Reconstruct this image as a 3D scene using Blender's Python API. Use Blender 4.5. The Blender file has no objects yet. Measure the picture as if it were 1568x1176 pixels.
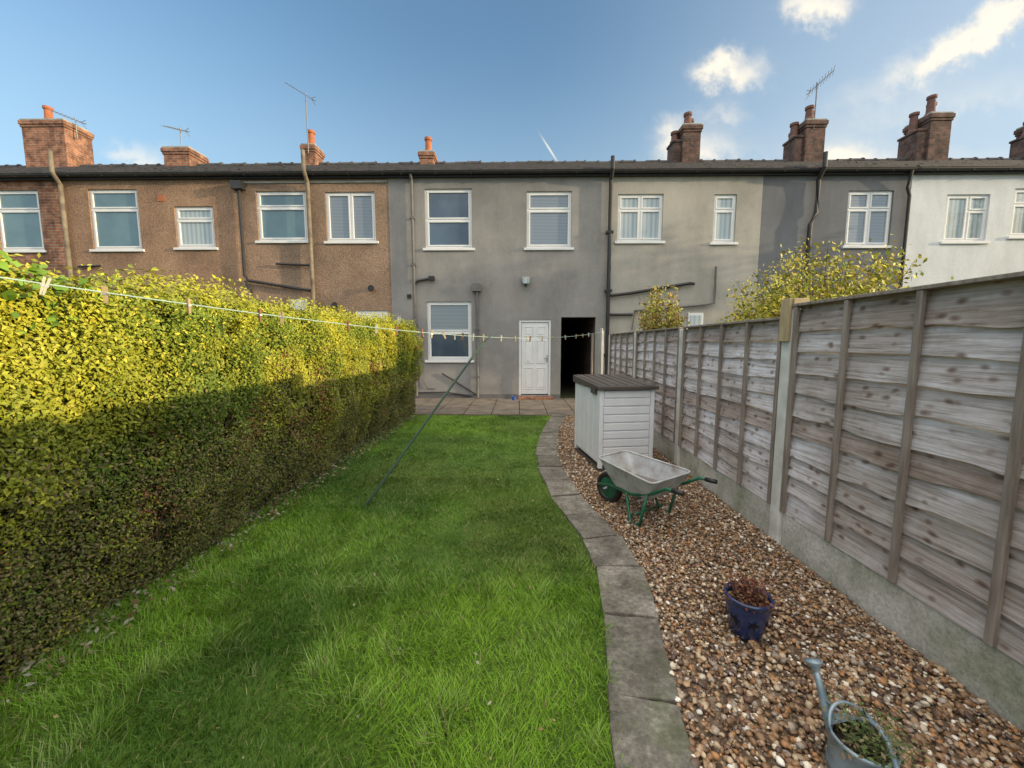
import bpy, bmesh, math, random
import numpy as np
from mathutils import Vector, Matrix
random.seed(7); rng=np.random.default_rng(7)
scene=bpy.context.scene
col=scene.collection
R=math.radians

# ---------------------------------------------------------------- materials
def newmat(name):
    m=bpy.data.materials.new(name); m.use_nodes=True
    nt=m.node_tree; b=nt.nodes['Principled BSDF']
    return m,nt,b
def ramp(nt,fac,stops):
    r=nt.nodes.new('ShaderNodeValToRGB')
    e=r.color_ramp.elements
    while len(e)<len(stops): e.new(0.5)
    for i,(p,c) in enumerate(stops):
        e[i].position=p; e[i].color=(c[0],c[1],c[2],1)
    nt.links.new(fac,r.inputs[0]); return r.outputs[0]
def coords(nt,scale=(1,1,1),rot=(0,0,0)):
    t=nt.nodes.new('ShaderNodeTexCoord'); m=nt.nodes.new('ShaderNodeMapping')
    m.inputs['Scale'].default_value=scale; m.inputs['Rotation'].default_value=rot
    nt.links.new(t.outputs['Object'],m.inputs[0]); return m.outputs[0]
def noise(nt,vec,scale,detail=4,rough=.55):
    n=nt.nodes.new('ShaderNodeTexNoise'); n.inputs['Scale'].default_value=scale
    n.inputs['Detail'].default_value=detail; n.inputs['Roughness'].default_value=rough
    nt.links.new(vec,n.inputs['Vector']); return n.outputs['Fac']
def mix(nt,a,b,fac,mode='MIX'):
    m=nt.nodes.new('ShaderNodeMix'); m.data_type='RGBA'; m.blend_type=mode
    for s,v in ((m.inputs[0],fac),(m.inputs[6],a),(m.inputs[7],b)):
        if isinstance(v,(int,float)): s.default_value=v
        elif isinstance(v,tuple): s.default_value=(v[0],v[1],v[2],1)
        else: nt.links.new(v,s)
    return m.outputs[2]
def bump(nt,b,h,strength,dist=.01):
    n=nt.nodes.new('ShaderNodeBump'); n.inputs['Strength'].default_value=strength
    n.inputs['Distance'].default_value=dist
    nt.links.new(h,n.inputs['Height']); nt.links.new(n.outputs[0],b.inputs['Normal'])
def simple(name,c1,c2=None,rough=.6,scale=8,bs=.2,bd=.005,metal=0,bscale=None,spec=None,vscale=(1,1,1)):
    m,nt,b=newmat(name); c2=c2 or tuple(x*.75 for x in c1)
    v=coords(nt,vscale); n=noise(nt,v,scale)
    nt.links.new(ramp(nt,n,[(.3,c2),(.7,c1)]),b.inputs['Base Color'])
    b.inputs['Roughness'].default_value=rough; b.inputs['Metallic'].default_value=metal
    if bs: bump(nt,b,noise(nt,v,bscale or scale*6),bs,bd)
    return m
def wallmat(name,c,stain,dash=0.0,speck=None):
    m,nt,b=newmat(name); v=coords(nt)
    big=noise(nt,v,.7,7,.68); vert=noise(nt,coords(nt,(1.2,1.2,.35)),1.3,6,.65)
    base=ramp(nt,big,[(.35,stain),(.58,c)])
    s2=ramp(nt,vert,[(.34,(.80,.79,.78)),(.56,(1,1,1)),(.74,(1.12,1.1,1.07))])
    base=mix(nt,base,s2,.75,'MULTIPLY')
    fine=noise(nt,v,45,3,.7)
    base=mix(nt,base,ramp(nt,fine,[(.3,(.82,.82,.82)),(.7,(1.1,1.1,1.1))]),.6,'MULTIPLY')
    h=fine
    if dash:
        vo=nt.nodes.new('ShaderNodeTexVoronoi'); vo.inputs['Scale'].default_value=48
        nt.links.new(v,vo.inputs['Vector'])
        spc=ramp(nt,vo.outputs['Color'],[(.0,(.50,.46,.42)),(.5,(1,.96,.92)),(1,(1.5,1.38,1.25))])
        base=mix(nt,base,spc,.7,'MULTIPLY')
        inv=nt.nodes.new('ShaderNodeMath'); inv.operation='SUBTRACT'; inv.inputs[0].default_value=1
        nt.links.new(vo.outputs['Distance'],inv.inputs[1]); h=inv.outputs[0]
    nt.links.new(base,b.inputs['Base Color']); b.inputs['Roughness'].default_value=.95
    b.inputs['Specular IOR Level'].default_value=.2
    bump(nt,b,h,.9 if dash else .35,.012 if dash else .004)
    return m
def brickmat(name,c1,c2,mortar):
    m,nt,b=newmat(name)
    t=nt.nodes.new('ShaderNodeTexCoord'); s=nt.nodes.new('ShaderNodeSeparateXYZ')
    nt.links.new(t.outputs['Object'],s.inputs[0])
    a=nt.nodes.new('ShaderNodeMath'); a.operation='ADD'
    nt.links.new(s.outputs[0],a.inputs[0]); nt.links.new(s.outputs[1],a.inputs[1])
    c=nt.nodes.new('ShaderNodeCombineXYZ'); nt.links.new(a.outputs[0],c.inputs[0]); nt.links.new(s.outputs[2],c.inputs[1])
    k=nt.nodes.new('ShaderNodeTexBrick'); nt.links.new(c.outputs[0],k.inputs['Vector'])
    k.inputs['Scale'].default_value=1; k.inputs['Brick Width'].default_value=.225; k.inputs['Row Height'].default_value=.075
    k.inputs['Mortar Size'].default_value=.009; k.inputs['Color1'].default_value=(*c1,1); k.inputs['Color2'].default_value=(*c2,1)
    k.inputs['Mortar'].default_value=(*mortar,1)
    n=noise(nt,coords(nt),5,5)
    nt.links.new(mix(nt,k.outputs[0],ramp(nt,n,[(.35,(.35,.32,.3)),(.65,(1.2,1.15,1.1))]),.85,'MULTIPLY'),b.inputs['Base Color'])
    inv=nt.nodes.new('ShaderNodeMath'); inv.operation='SUBTRACT'; inv.inputs[0].default_value=1
    nt.links.new(k.outputs['Fac'],inv.inputs[1]); bump(nt,b,inv.outputs[0],.8,.012)
    b.inputs['Roughness'].default_value=.9; return m
def attrmat(name,rough=.5,transl=0.0,spec=.4):
    m,nt,b=newmat(name)
    a=nt.nodes.new('ShaderNodeAttribute'); a.attribute_name='Col'
    nt.links.new(a.outputs['Color'],b.inputs['Base Color'])
    b.inputs['Roughness'].default_value=rough; b.inputs['Specular IOR Level'].default_value=spec
    return m
def glassmat(name,c1,c2,kind='plain'):
    m,nt,b=newmat(name)
    if kind=='blind':
        w=nt.nodes.new('ShaderNodeTexWave'); w.bands_direction='Z'; w.inputs['Scale'].default_value=8.5
        nt.links.new(coords(nt),w.inputs[0]); f=w.outputs['Fac']
        nt.links.new(ramp(nt,f,[(.2,c2),(.6,c1)]),b.inputs['Base Color'])
    elif kind=='vert':
        w=nt.nodes.new('ShaderNodeTexWave'); w.bands_direction='X'; w.inputs['Scale'].default_value=2.6; w.inputs['Distortion'].default_value=1.0
        nt.links.new(coords(nt,(1,1,.15)),w.inputs[0]); f=w.outputs['Fac']
        nt.links.new(ramp(nt,f,[(.1,c2),(.6,c1)]),b.inputs['Base Color'])
    else:
        nt.links.new(ramp(nt,noise(nt,coords(nt),1.2,3),[(.35,c2),(.65,c1)]),b.inputs['Base Color'])
    b.inputs['Roughness'].default_value=.6
    b.inputs['Coat Weight'].default_value=1.0; b.inputs['Coat Roughness'].default_value=.02; b.inputs['Coat IOR'].default_value=1.8
    return m

M={}
M['white']=simple('white_upvc',(.80,.80,.80),(.72,.73,.74),.35,3,0)
M['render_grey']=wallmat('grey_render',(.325,.312,.302),(.25,.243,.24))
M['render_beige']=wallmat('beige_render',(.46,.435,.39),(.37,.355,.325))
M['render_blue']=wallmat('slate_grey_render',(.20,.205,.22),(.165,.17,.185))
M['render_white']=wallmat('white_render',(.74,.76,.78),(.66,.69,.72))
M['dash']=wallmat('pebbledash',(.40,.27,.19),(.25,.17,.125),dash=1)
M['dash2']=wallmat('pebbledash_grey',(.37,.265,.20),(.24,.18,.14),dash=1)
M['brick']=brickmat('brick',(.40,.17,.09),(.27,.115,.07),(.36,.30,.25))
M['brick_dark']=brickmat('brick_shaded',(.19,.10,.08),(.10,.065,.055),(.15,.125,.11))  # darker brick for right chimneys and passage, their shade painted into its colour
M['pot_clay']=simple('terracotta',(.50,.17,.07),(.36,.12,.06),.8,9)
M['pot_dark']=simple('terracotta_dark',(.22,.10,.08),(.12,.07,.06),.8,9)  # darker clay for the right-hand pots, shade painted in likewise
M['black']=simple('black_plastic',(.03,.03,.032),(.018,.018,.02),.45,6,0)
M['pipe_brown']=simple('weathered_paint_pipe',(.28,.24,.17),(.11,.08,.06),.7,5,.3)
M['pipe_grey']=simple('grey_painted_pipe',(.16,.155,.155),(.11,.105,.11),.6,5,.1)
M['roof']=simple('slate_roof',(.10,.09,.09),(.05,.047,.047),.75,6,.6,.02)
M['metal']=simple('galvanised_metal',(.55,.57,.60),(.40,.42,.45),.35,12,.1,.003,.8)
M['aerial']=simple('aerial_aluminium',(.22,.22,.22),(.15,.15,.15),.5,12,0,.003,.5)
M['glass']=glassmat('window_glass',(.07,.11,.17),(.03,.055,.09))
M['glass_net']=glassmat('window_net_curtain',(.42,.48,.50),(.28,.34,.37),'vert')
M['glass_blind']=glassmat('window_blind',(.24,.28,.33),(.12,.15,.19),'blind')
M['glass_teal']=glassmat('window_teal_glass',(.12,.21,.24),(.08,.15,.18))
M['concrete']=simple('concrete',(.42,.41,.38),(.27,.27,.24),.95,5,.5,.006,bscale=60)
M['dark']=simple('dark_interior',(.02,.018,.017),(.012,.011,.01),.9,3,0)

# ---------------------------------------------------------------- geometry helpers
def empty(name,loc=(0,0,0),rot=0):
    e=bpy.data.objects.new(name,None); e.location=loc; e.rotation_euler=(0,0,rot); e.empty_display_size=.3
    col.objects.link(e); return e
class B:
    def __init__(s): s.v=[]; s.f=[]; s.m=[]; s.mats=[]
    def mi(s,mat):
        if mat not in s.mats: s.mats.append(mat)
        return s.mats.index(mat)
    def add(s,vs,fs,mat):
        o=len(s.v); s.v+= [tuple(p) for p in vs]; i=s.mi(mat)
        for f in fs: s.f.append(tuple(o+k for k in f)); s.m.append(i)
    def box(s,x0,x1,y0,y1,z0,z1,mat,M4=None):
        vs=[Vector(p) for p in ((x0,y0,z0),(x1,y0,z0),(x1,y1,z0),(x0,y1,z0),(x0,y0,z1),(x1,y0,z1),(x1,y1,z1),(x0,y1,z1))]
        if M4: vs=[M4@p for p in vs]
        s.add(vs,[(0,3,2,1),(4,5,6,7),(0,1,5,4),(1,2,6,5),(2,3,7,6),(3,0,4,7)],mat)
    def quad(s,a,b,c,d,mat): s.add([a,b,c,d],[(0,1,2,3)],mat)
    def tube(s,pts,r,mat,n=8,r2=None,cap=True):
        pts=[Vector(p) for p in pts]; L=len(pts); vs=[]
        up=Vector((0,0,1))
        for i,p in enumerate(pts):
            t=(pts[min(i+1,L-1)]-pts[max(i-1,0)]).normalized()
            u=t.cross(up); 
            if u.length<.1: u=t.cross(Vector((0,1,0)))
            u.normalize(); w=t.cross(u).normalized()
            rr=r if r2 is None else r+(r2-r)*i/max(1,L-1)
            for k in range(n):
                a=2*math.pi*k/n; vs.append(p+u*math.cos(a)*rr+w*math.sin(a)*rr)
        fs=[]
        for i in range(L-1):
            for k in range(n):
                fs.append((i*n+k,i*n+(k+1)%n,(i+1)*n+(k+1)%n,(i+1)*n+k))
        if cap: fs.append(tuple(range(n-1,-1,-1))); fs.append(tuple((L-1)*n+k for k in range(n)))
        s.add(vs,fs,mat)
    def lathe(s,prof,mat,n=28,origin=(0,0,0),M4=None):
        vs=[];fs=[]
        for (r,z) in prof:
            for k in range(n):
                a=2*math.pi*k/n; p=Vector((r*math.cos(a),r*math.sin(a),z))
                if M4: p=M4@p
                vs.append(p+Vector(origin))
        for i in range(len(prof)-1):
            for k in range(n):
                fs.append((i*n+k,i*n+(k+1)%n,(i+1)*n+(k+1)%n,(i+1)*n+k))
        s.add(vs,fs,mat)
    def done(s,name,parent=None,smooth=False,bevel=0,loc=None):
        me=bpy.data.meshes.new(name); me.from_pydata(s.v,[],s.f)
        for m in s.mats: me.materials.append(m)
        me.polygons.foreach_set('material_index',s.m)
        if smooth: me.polygons.foreach_set('use_smooth',[True]*len(s.f))
        me.update(); o=bpy.data.objects.new(name,me); col.objects.link(o)
        if parent: o.parent=parent
        if bevel:
            b=o.modifiers.new('bevel','BEVEL'); b.width=bevel; b.segments=2; b.limit_method='ANGLE'
        return o
def npmesh(name,V,F,C,mat,parent=None,smooth=False):
    me=bpy.data.meshes.new(name); nv=len(V); nf,k=F.shape
    me.vertices.add(nv); me.vertices.foreach_set('co',V.astype(np.float32).ravel())
    me.loops.add(nf*k); me.loops.foreach_set('vertex_index',F.astype(np.int32).ravel())
    me.polygons.add(nf); me.polygons.foreach_set('loop_start',(np.arange(nf)*k).astype(np.int32))
    me.polygons.foreach_set('loop_total',np.full(nf,k,np.int32))
    if smooth: me.polygons.foreach_set('use_smooth',np.ones(nf,bool))
    a=me.color_attributes.new('Col','FLOAT_COLOR','POINT')
    c4=np.ones((nv,4),np.float32); c4[:,:3]=C; a.data.foreach_set('color',c4.ravel())
    me.materials.append(mat); me.update(calc_edges=True); me.validate()
    o=bpy.data.objects.new(name,me); col.objects.link(o)
    if parent: o.parent=parent
    return o
_g=rng.random((96,96))
def vn(x,y,s=1.0,off=0):
    x=np.asarray(x)*s+off+40; y=np.asarray(y)*s+off*1.7+40
    xi=np.floor(x).astype(int); yi=np.floor(y).astype(int); fx=x-xi; fy=y-yi
    fx=fx*fx*(3-2*fx); fy=fy*fy*(3-2*fy)
    g=lambda a,b:_g[a%96,b%96]
    return (g(xi,yi)*(1-fx)+g(xi+1,yi)*fx)*(1-fy)+(g(xi,yi+1)*(1-fx)+g(xi+1,yi+1)*fx)*fy
def fbm(x,y,s=1.0,off=0): return .55*vn(x,y,s,off)+.3*vn(x,y,s*2.1,off+5)+.15*vn(x,y,s*4.3,off+9)

# ---------------------------------------------------------------- camera
cam_d=bpy.data.cameras.new('camera'); cam=bpy.data.objects.new('camera',cam_d); col.objects.link(cam)
cam.location=(0,0,1.55); cam.rotation_euler=(R(90-5.9),0,R(.94)); cam_d.lens=14.0; cam_d.sensor_width=36
cam_d.clip_start=.05; cam_d.clip_end=2000; scene.camera=cam

# ---------------------------------------------------------------- sun + sky
EL=8.4; AZ=10.0   # sun low on the right, slightly behind the camera
sd=Vector((math.cos(R(EL))*math.cos(R(AZ)),-math.cos(R(EL))*math.sin(R(AZ)),math.sin(R(EL))))
sl=bpy.data.lights.new('sun','SUN'); sl.energy=5.0; sl.angle=R(.6); sl.color=(1,.80,.50)
so=bpy.data.objects.new('sun',sl); so.rotation_euler=sd.to_track_quat('Z','Y').to_euler(); so.location=(20,-4,8); col.objects.link(so)
w=bpy.data.worlds.new('World'); scene.world=w; w.use_nodes=True; nt=w.node_tree
bg=nt.nodes['Background']; sky=nt.nodes.new('ShaderNodeTexSky'); sky.sky_type='NISHITA'; sky.sun_disc=False
sky.sun_elevation=R(EL); sky.sun_rotation=R(90+AZ); sky.air_density=1.0; sky.dust_density=.8; sky.ozone_density=2.0
tc=nt.nodes.new('ShaderNodeTexCoord'); sp=nt.nodes.new('ShaderNodeSeparateXYZ'); nt.links.new(tc.outputs['Generated'],sp.inputs[0])
def m2(op,a,b=None,c=None):
    n=nt.nodes.new('ShaderNodeMath'); n.operation=op
    for i,v in enumerate((a,b,c)):
        if v is None: continue
        if isinstance(v,(int,float)): n.inputs[i].default_value=v
        else: nt.links.new(v,n.inputs[i])
    return n.outputs[0]
def sstep(x,a,b_):
    mr=nt.nodes.new('ShaderNodeMapRange'); mr.interpolation_type='SMOOTHSTEP'; nt.links.new(x,mr.inputs[0]); mr.inputs[1].default_value=a; mr.inputs[2].default_value=b_
    return mr.outputs[0]
yy=m2('MAXIMUM',sp.outputs[1],.05)
tx=m2('DIVIDE',sp.outputs[0],yy); tz=m2('DIVIDE',sp.outputs[2],yy)
cv=nt.nodes.new('ShaderNodeCombineXYZ'); nt.links.new(tx,cv.inputs[0]); nt.links.new(tz,cv.inputs[1])
n1=noise(nt,cv.outputs[0],9,6,.6); n2=noise(nt,cv.outputs[0],22,5,.6)
txd=m2('ADD',tx,m2('MULTIPLY',m2('SUBTRACT',n1,.5),.18)); tzd=m2('ADD',tz,m2('MULTIPLY',m2('SUBTRACT',n2,.5),.10))
def blob(cx,cz,rx,rz,ang,amp,dist=True):
    dx=m2('SUBTRACT',txd if dist else tx,cx); dz=m2('SUBTRACT',tzd if dist else tz,cz)
    ca,sa=math.cos(R(ang)),math.sin(R(ang))
    u=m2('ADD',m2('MULTIPLY',dx,ca/rx),m2('MULTIPLY',dz,sa/rx)); v=m2('ADD',m2('MULTIPLY',dx,-sa/rz),m2('MULTIPLY',dz,ca/rz))
    q=m2('ADD',m2('MULTIPLY',u,u),m2('MULTIPLY',v,v))
    return m2('MULTIPLY',m2('POWER',2.718,m2('MULTIPLY',q,-1)),amp)
tot=None
for c in [(.50,.622,.095,.042,0,.85),(.47,.650,.035,.03,0,.5),(.68,.765,.08,.045,-10,.85),(1.0,.675,.12,.04,25,.9),(1.12,.75,.09,.035,20,.8),
          (.41,.445,.11,.05,10,.75),(.375,.50,.04,.035,0,.55),(.47,.535,.05,.025,0,.4),(.757,.43,.08,.03,0,.75),(-.93,.445,.08,.035,0,.6),
          (.85,.60,.22,.04,20,.30),(.8,.50,.24,.05,15,.28),(.95,.42,.3,.04,0,.4),(1.15,.58,.25,.06,10,.28)]:
    b_=blob(*c); tot=b_ if tot is None else m2('ADD',tot,b_)
tot=m2('MULTIPLY',tot,m2('ADD',m2('MULTIPLY',n2,1.2),.4))
tot=m2('ADD',tot,blob(.074,.456,.042,.0026,-56,.8,False))
tot=m2('MULTIPLY',tot,m2('GREATER_THAN',sp.outputs[1],.06))
cf=sstep(tot,.04,1.15)
skc=mix(nt,sky.outputs[0],(1.90,2.05,2.05),1.0,'MULTIPLY')
hz=m2('MULTIPLY',sstep(m2('MULTIPLY',sp.outputs[2],-1),-.60,-.18),.50)
skc=mix(nt,skc,(3.3,4.3,5.0),hz)
skc=mix(nt,skc,(4.4,4.9,5.3),m2('MULTIPLY',sstep(sp.outputs[0],.0,.9),.55))
cl=mix(nt,skc,(7.8,7.1,5.9),cf)
# unseen bright cloud added overhead and behind the camera to lift the shade
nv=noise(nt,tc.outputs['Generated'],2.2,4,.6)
fill_veil=m2('MAXIMUM',sstep(sp.outputs[2],.66,.86),m2('MULTIPLY',sstep(m2('MULTIPLY',sp.outputs[1],-1),.05,.5),sstep(sp.outputs[2],.22,.6)))
fill_veil=m2('MULTIPLY',fill_veil,sstep(nv,.25,.55))
cl=mix(nt,cl,(15.5,14.4,12.9),fill_veil)
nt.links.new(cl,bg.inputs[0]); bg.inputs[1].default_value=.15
scene.view_settings.view_transform='Standard'; scene.view_settings.look='None'; scene.view_settings.exposure=0

# ---------------------------------------------------------------- ground sheet
m,nt,b=newmat('ground_soil_grass'); v=coords(nt)
nt.links.new(ramp(nt,noise(nt,v,1.5,6),[(.35,(.05,.07,.02)),(.65,(.09,.08,.045))]),b.inputs['Base Color']); b.inputs['Roughness'].default_value=1
bump(nt,b,noise(nt,v,20),.5,.02)
g=B(); g.quad((-400,-400,0),(400,-400,0),(400,400,0),(-400,400,0),m); g.done('ground')

# path centreline  (x,y) metres
PC=[(.42,.2),(.45,.8),(.495,1.3),(.60,2.0),(.71,2.5),(.665,3.0),(.52,3.6),(.42,4.3),(.38,5.3),(.56,6.9),(.86,8.3)]
PY=np.array([p[1] for p in PC]); PX=np.array([p[0] for p in PC])
def pcx(y):
    y=np.asarray(y,float); acc=0
    for d in (-.3,-.15,0,.15,.3): acc=acc+np.interp(y+d,PY,PX)
    return acc/5
HW=.150
# ---------------------------------------------------------------- lawn
m,nt,b=newmat('lawn_turf'); v=coords(nt)
nt.links.new(ramp(nt,noise(nt,v,3,6),[(.3,(.05,.105,.012)),(.7,(.10,.17,.022))]),b.inputs['Base Color']); b.inputs['Roughness'].default_value=1
bump(nt,b,noise(nt,v,60),.8,.02)
lawn=empty('lawn')
g=B(); ys=np.linspace(-1,8.3,60)
for i in range(59):
    a,c=ys[i],ys[i+1]
    g.quad((-2.5,a,.012),(float(pcx(a))-HW+.02,a,.012),(float(pcx(c))-HW+.02,c,.012),(-2.5,c,.012),m)
g.done('turf',lawn)
def grass(n,y0,y1,hmin,hmax,wd,seed):
    y=y0+(y1-y0)*rng.random(n)
    xl=-2.40; xr=pcx(y)-HW+.02
    x=xl+(xr-xl)*rng.random(n)
    cl=fbm(x,y,2.2,seed); tuft=np.clip((vn(x,y,6.5,3)-.52)*2.4,0,1)*np.clip(3.4-y,.1,1)
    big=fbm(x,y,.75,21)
    h=(hmin+(hmax-hmin)*rng.random(n)**1.8)*(.65+.7*cl)*(1+1.1*tuft)
    ang=rng.random(n)*6.283; clang=vn(x,y,3.3,11)*12.5
    lean=(.3+.9*rng.random(n))*h
    dx=np.cos(clang+rng.normal(0,1.3,n)); dy=np.sin(clang+rng.normal(0,1.3,n))
    wx=np.cos(ang)*wd*.5; wy=np.sin(ang)*wd*.5
    V=np.zeros((n,5,3)); 
    V[:,0]=np.c_[x-wx,y-wy,np.full(n,.005)]; V[:,1]=np.c_[x+wx,y+wy,np.full(n,.005)]
    mx=x+dx*lean*.35; my=y+dy*lean*.35; mz=h*.62
    V[:,2]=np.c_[mx+wx*.8,my+wy*.8,mz]; V[:,3]=np.c_[mx-wx*.8,my-wy*.8,mz]
    V[:,4]=np.c_[x+dx*lean,y+dy*lean,h]
    o=np.arange(n)[:,None]*5
    F=np.concatenate([o+np.array([0,1,2]),o+np.array([0,2,3]),o+np.array([3,2,4])])
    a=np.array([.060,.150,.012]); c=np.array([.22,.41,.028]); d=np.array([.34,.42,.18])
    t=np.clip(.40+3.0*(big-.48)+.40*(rng.random(n)-.5)+.3*tuft,0,1)[:,None]  # broad light and dark patches also paint mottled light into blade colour
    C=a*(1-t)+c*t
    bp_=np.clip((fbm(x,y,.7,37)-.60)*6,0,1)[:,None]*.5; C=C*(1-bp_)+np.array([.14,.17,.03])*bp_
    dry=(rng.random(n)<.06)[:,None]; C=np.where(dry,np.array([.33,.30,.13]),C)
    pale=(tuft*(rng.random(n)<.4))[:,None]; C=C*(1-pale*.6)+d*pale*.6
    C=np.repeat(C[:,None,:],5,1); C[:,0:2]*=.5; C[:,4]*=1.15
    return V.reshape(-1,3),F,C.reshape(-1,3)
gm=attrmat('grass_blades',.5,0,.35)
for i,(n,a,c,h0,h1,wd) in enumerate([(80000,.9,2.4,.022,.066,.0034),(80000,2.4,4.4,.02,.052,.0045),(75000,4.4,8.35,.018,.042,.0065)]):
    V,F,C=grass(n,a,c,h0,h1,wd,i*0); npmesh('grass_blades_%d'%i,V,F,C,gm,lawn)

# ---------------------------------------------------------------- stone path
m,nt,b=newmat('path_stone'); v=coords(nt)
n_=noise(nt,v,5,8,.7); n3=noise(nt,v,38,5,.75)
base=ramp(nt,n_,[(.30,(.075,.07,.06)),(.47,(.155,.145,.13)),(.58,(.22,.21,.19)),(.72,(.38,.37,.34))])
base=mix(nt,base,ramp(nt,n3,[(.35,(.5,.5,.5)),(.55,(1,1,1)),(.70,(1.5,1.5,1.45))]),.9,'MULTIPLY')
mo=ramp(nt,noise(nt,v,2.3,6,.7),[(.52,(0,0,0)),(.66,(1,1,1))]); base=mix(nt,base,(.08,.11,.04),mix(nt,(0,0,0),mo,.55))
oi=nt.nodes.new('ShaderNodeNewGeometry')
nt.links.new(mix(nt,base,ramp(nt,oi.outputs['Random Per Island'],[(0,(.72,.70,.68)),(1,(1.2,1.17,1.1))]),1,'MULTIPLY'),b.inputs['Base Color'])
b.inputs['Roughness'].default_value=.85; bump(nt,b,n3,.8,.01); M['path']=m
g=B(); y=.3
while y<8.15:
    L=random.uniform(.40,.52)
    pts=[]
    for (t,s) in ((y,-1),(y,1),(y+L-.02,1),(y+L-.02,-1)):
        x=float(pcx(t)); dx=float(pcx(t+.05)-pcx(t-.05))/.1; nx=1/math.hypot(1,dx); ny=-dx*nx
        pts.append((x+s*HW*nx+random.uniform(-.014,.014),t+s*HW*ny+random.uniform(-.010,.010)))
    zt=.04+random.uniform(-.008,.008)
    ring=[]
    for q in range(4):
        a=Vector(pts[q]); c=Vector(pts[(q+1)%4])
        for k in range(5):
            p=a.lerp(c,k/5); ring.append((p.x+random.uniform(-.006,.006),p.y+random.uniform(-.006,.006)))
    tilt=random.uniform(-.006,.006); cx=sum(p[0] for p in pts)/4
    vs=[(p[0],p[1],-.02) for p in ring]+[(p[0],p[1],zt+tilt*(p[0]-cx)/.16) for p in ring]; n=len(ring)
    g.add(vs,[tuple(n+k for k in range(n))]+[(k,(k+1)%n,n+(k+1)%n,n+k) for k in range(n)],M['path']); y+=L
g.done('stone_path',bevel=.007)

# ---------------------------------------------------------------- patio
g=B(); m=simple('patio_slabs',(.24,.20,.155),(.12,.10,.08),.9,3,.4,.005,bscale=50)
x=-3.6
while x<1.9:
    yy_=8.42
    while yy_<10.85:
        z=.028+random.uniform(-.005,.005); g.box(x,x+.59,yy_,min(yy_+.59,10.88),-.02,z,m); yy_+=.605
    x+=.605
g.done('patio',bevel=.006)

# ---------------------------------------------------------------- gravel
gv=empty('gravel_bed')
m,nt,b=newmat('gravel_base'); v=coords(nt); vo=nt.nodes.new('ShaderNodeTexVoronoi'); vo.inputs['Scale'].default_value=45; nt.links.new(v,vo.inputs[0])
nt.links.new(ramp(nt,vo.outputs['Color'],[(.1,(.07,.045,.03)),(.5,(.17,.12,.075)),(.9,(.3,.23,.17))]),b.inputs['Base Color'])
bump(nt,b,vo.outputs['Distance'],.8,.02); b.inputs['Roughness'].default_value=.8
g=B(); ys=np.linspace(-1,8.3,50)
for i in range(49):
    a,c=ys[i],ys[i+1]; g.quad((float(pcx(a))+HW-.02,a,.010),(2.0,a,.010),(2.0,c,.010),(float(pcx(c))+HW-.02,c,.010),m)
g.done('gravel_base',gv)
def pebbles(n,y0,y1,sub,smin,smax,name):
    bm=bmesh.new(); bmesh.ops.create_icosphere(bm,subdivisions=sub,radius=1)
    tv=np.array([v.co[:] for v in bm.verts]); tf=np.array([[v.index for v in f.verts] for f in bm.faces]); bm.free()
    y=y0+(y1-y0)*rng.random(n); xl=pcx(y)+HW-.01; x=xl+(1.98-xl)*rng.random(n)
    s=smin+(smax-smin)*rng.random(n)**2.0
    sc=np.c_[s*rng.uniform(.75,1.25,n),s*rng.uniform(.75,1.2,n),s*rng.uniform(.4,.8,n)]
    k=len(tv); P=tv[None]*(1+rng.normal(0,.13,(n,k,1)))*sc[:,None,:]
    a=rng.random(n)*6.283; t=rng.normal(0,.5,n)
    Y=P[:,:,1]*np.cos(t)[:,None]-P[:,:,2]*np.sin(t)[:,None]; Z=P[:,:,1]*np.sin(t)[:,None]+P[:,:,2]*np.cos(t)[:,None]
    X=P[:,:,0]; X2=X*np.cos(a)[:,None]-Y*np.sin(a)[:,None]; Y2=X*np.sin(a)[:,None]+Y*np.cos(a)[:,None]
    V=np.stack([X2+x[:,None],Y2+y[:,None],Z+(.012+.024*rng.random(n)*(.5+fbm(x,y,2,4)))[:,None]],2)
    pal=np.array([(.27,.155,.08),(.40,.26,.15),(.18,.10,.06),(.50,.38,.25),(.34,.28,.23),(.68,.60,.48),(.12,.08,.06),(.40,.20,.085),(.80,.76,.68)])
    pr=np.array([.19,.17,.16,.13,.10,.07,.09,.06,.03]); C=pal[rng.choice(9,n,p=pr)]*rng.uniform(.7,1.2,(n,1))
    F=(tf[None]+np.arange(n)[:,None,None]*k).reshape(-1,3)
    npmesh(name,V.reshape(-1,3),F,np.repeat(C[:,None,:],k,1).reshape(-1,3),pm,gv,True)
pm=attrmat('gravel_stones',.38,0,.5)
pebbles(5600,.9,1.9,2,.006,.017,'stones_near'); pebbles(17500,1.9,5,1,.006,.017,'stones_mid'); pebbles(9500,5,8.3,1,.009,.018,'stones_far')

# ---------------------------------------------------------------- hedge
hd=empty('privet_hedge')
def hface(y,z):   # x of face
    t=np.clip(z/1.85,0,1.05)
    return -2.38+.24*np.clip(t*2.2,0,1)-.10*np.clip((t-.8)/.25,0,1)**2+.22*(fbm(y,z,1.1,2)-.5)+.11*(vn(y,z,4.5,8)-.5)
def htop(y): return 1.83+.08*(fbm(y,y*.3,1.3,6)-.5)*2+.04*np.clip(2.0-y,0,2)
g=B(); hm=simple('hedge_inner_twigs',(.07,.062,.026),(.035,.035,.014),1,18,.8,.03)
NY,NZ=70,16
vs=[];fs=[]
for i in range(NY+1):
    y=-.9+9.2*i/NY
    for j in range(NZ+1):
        z=(float(htop(y))-.07)*j/NZ; vs.append((float(hface(y,z))-.10,y,z))
for i in range(NY):
    for j in range(NZ):
        a=i*(NZ+1)+j; fs.append((a,a+1,a+NZ+2,a+NZ+1))
o_=len(vs)
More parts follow.
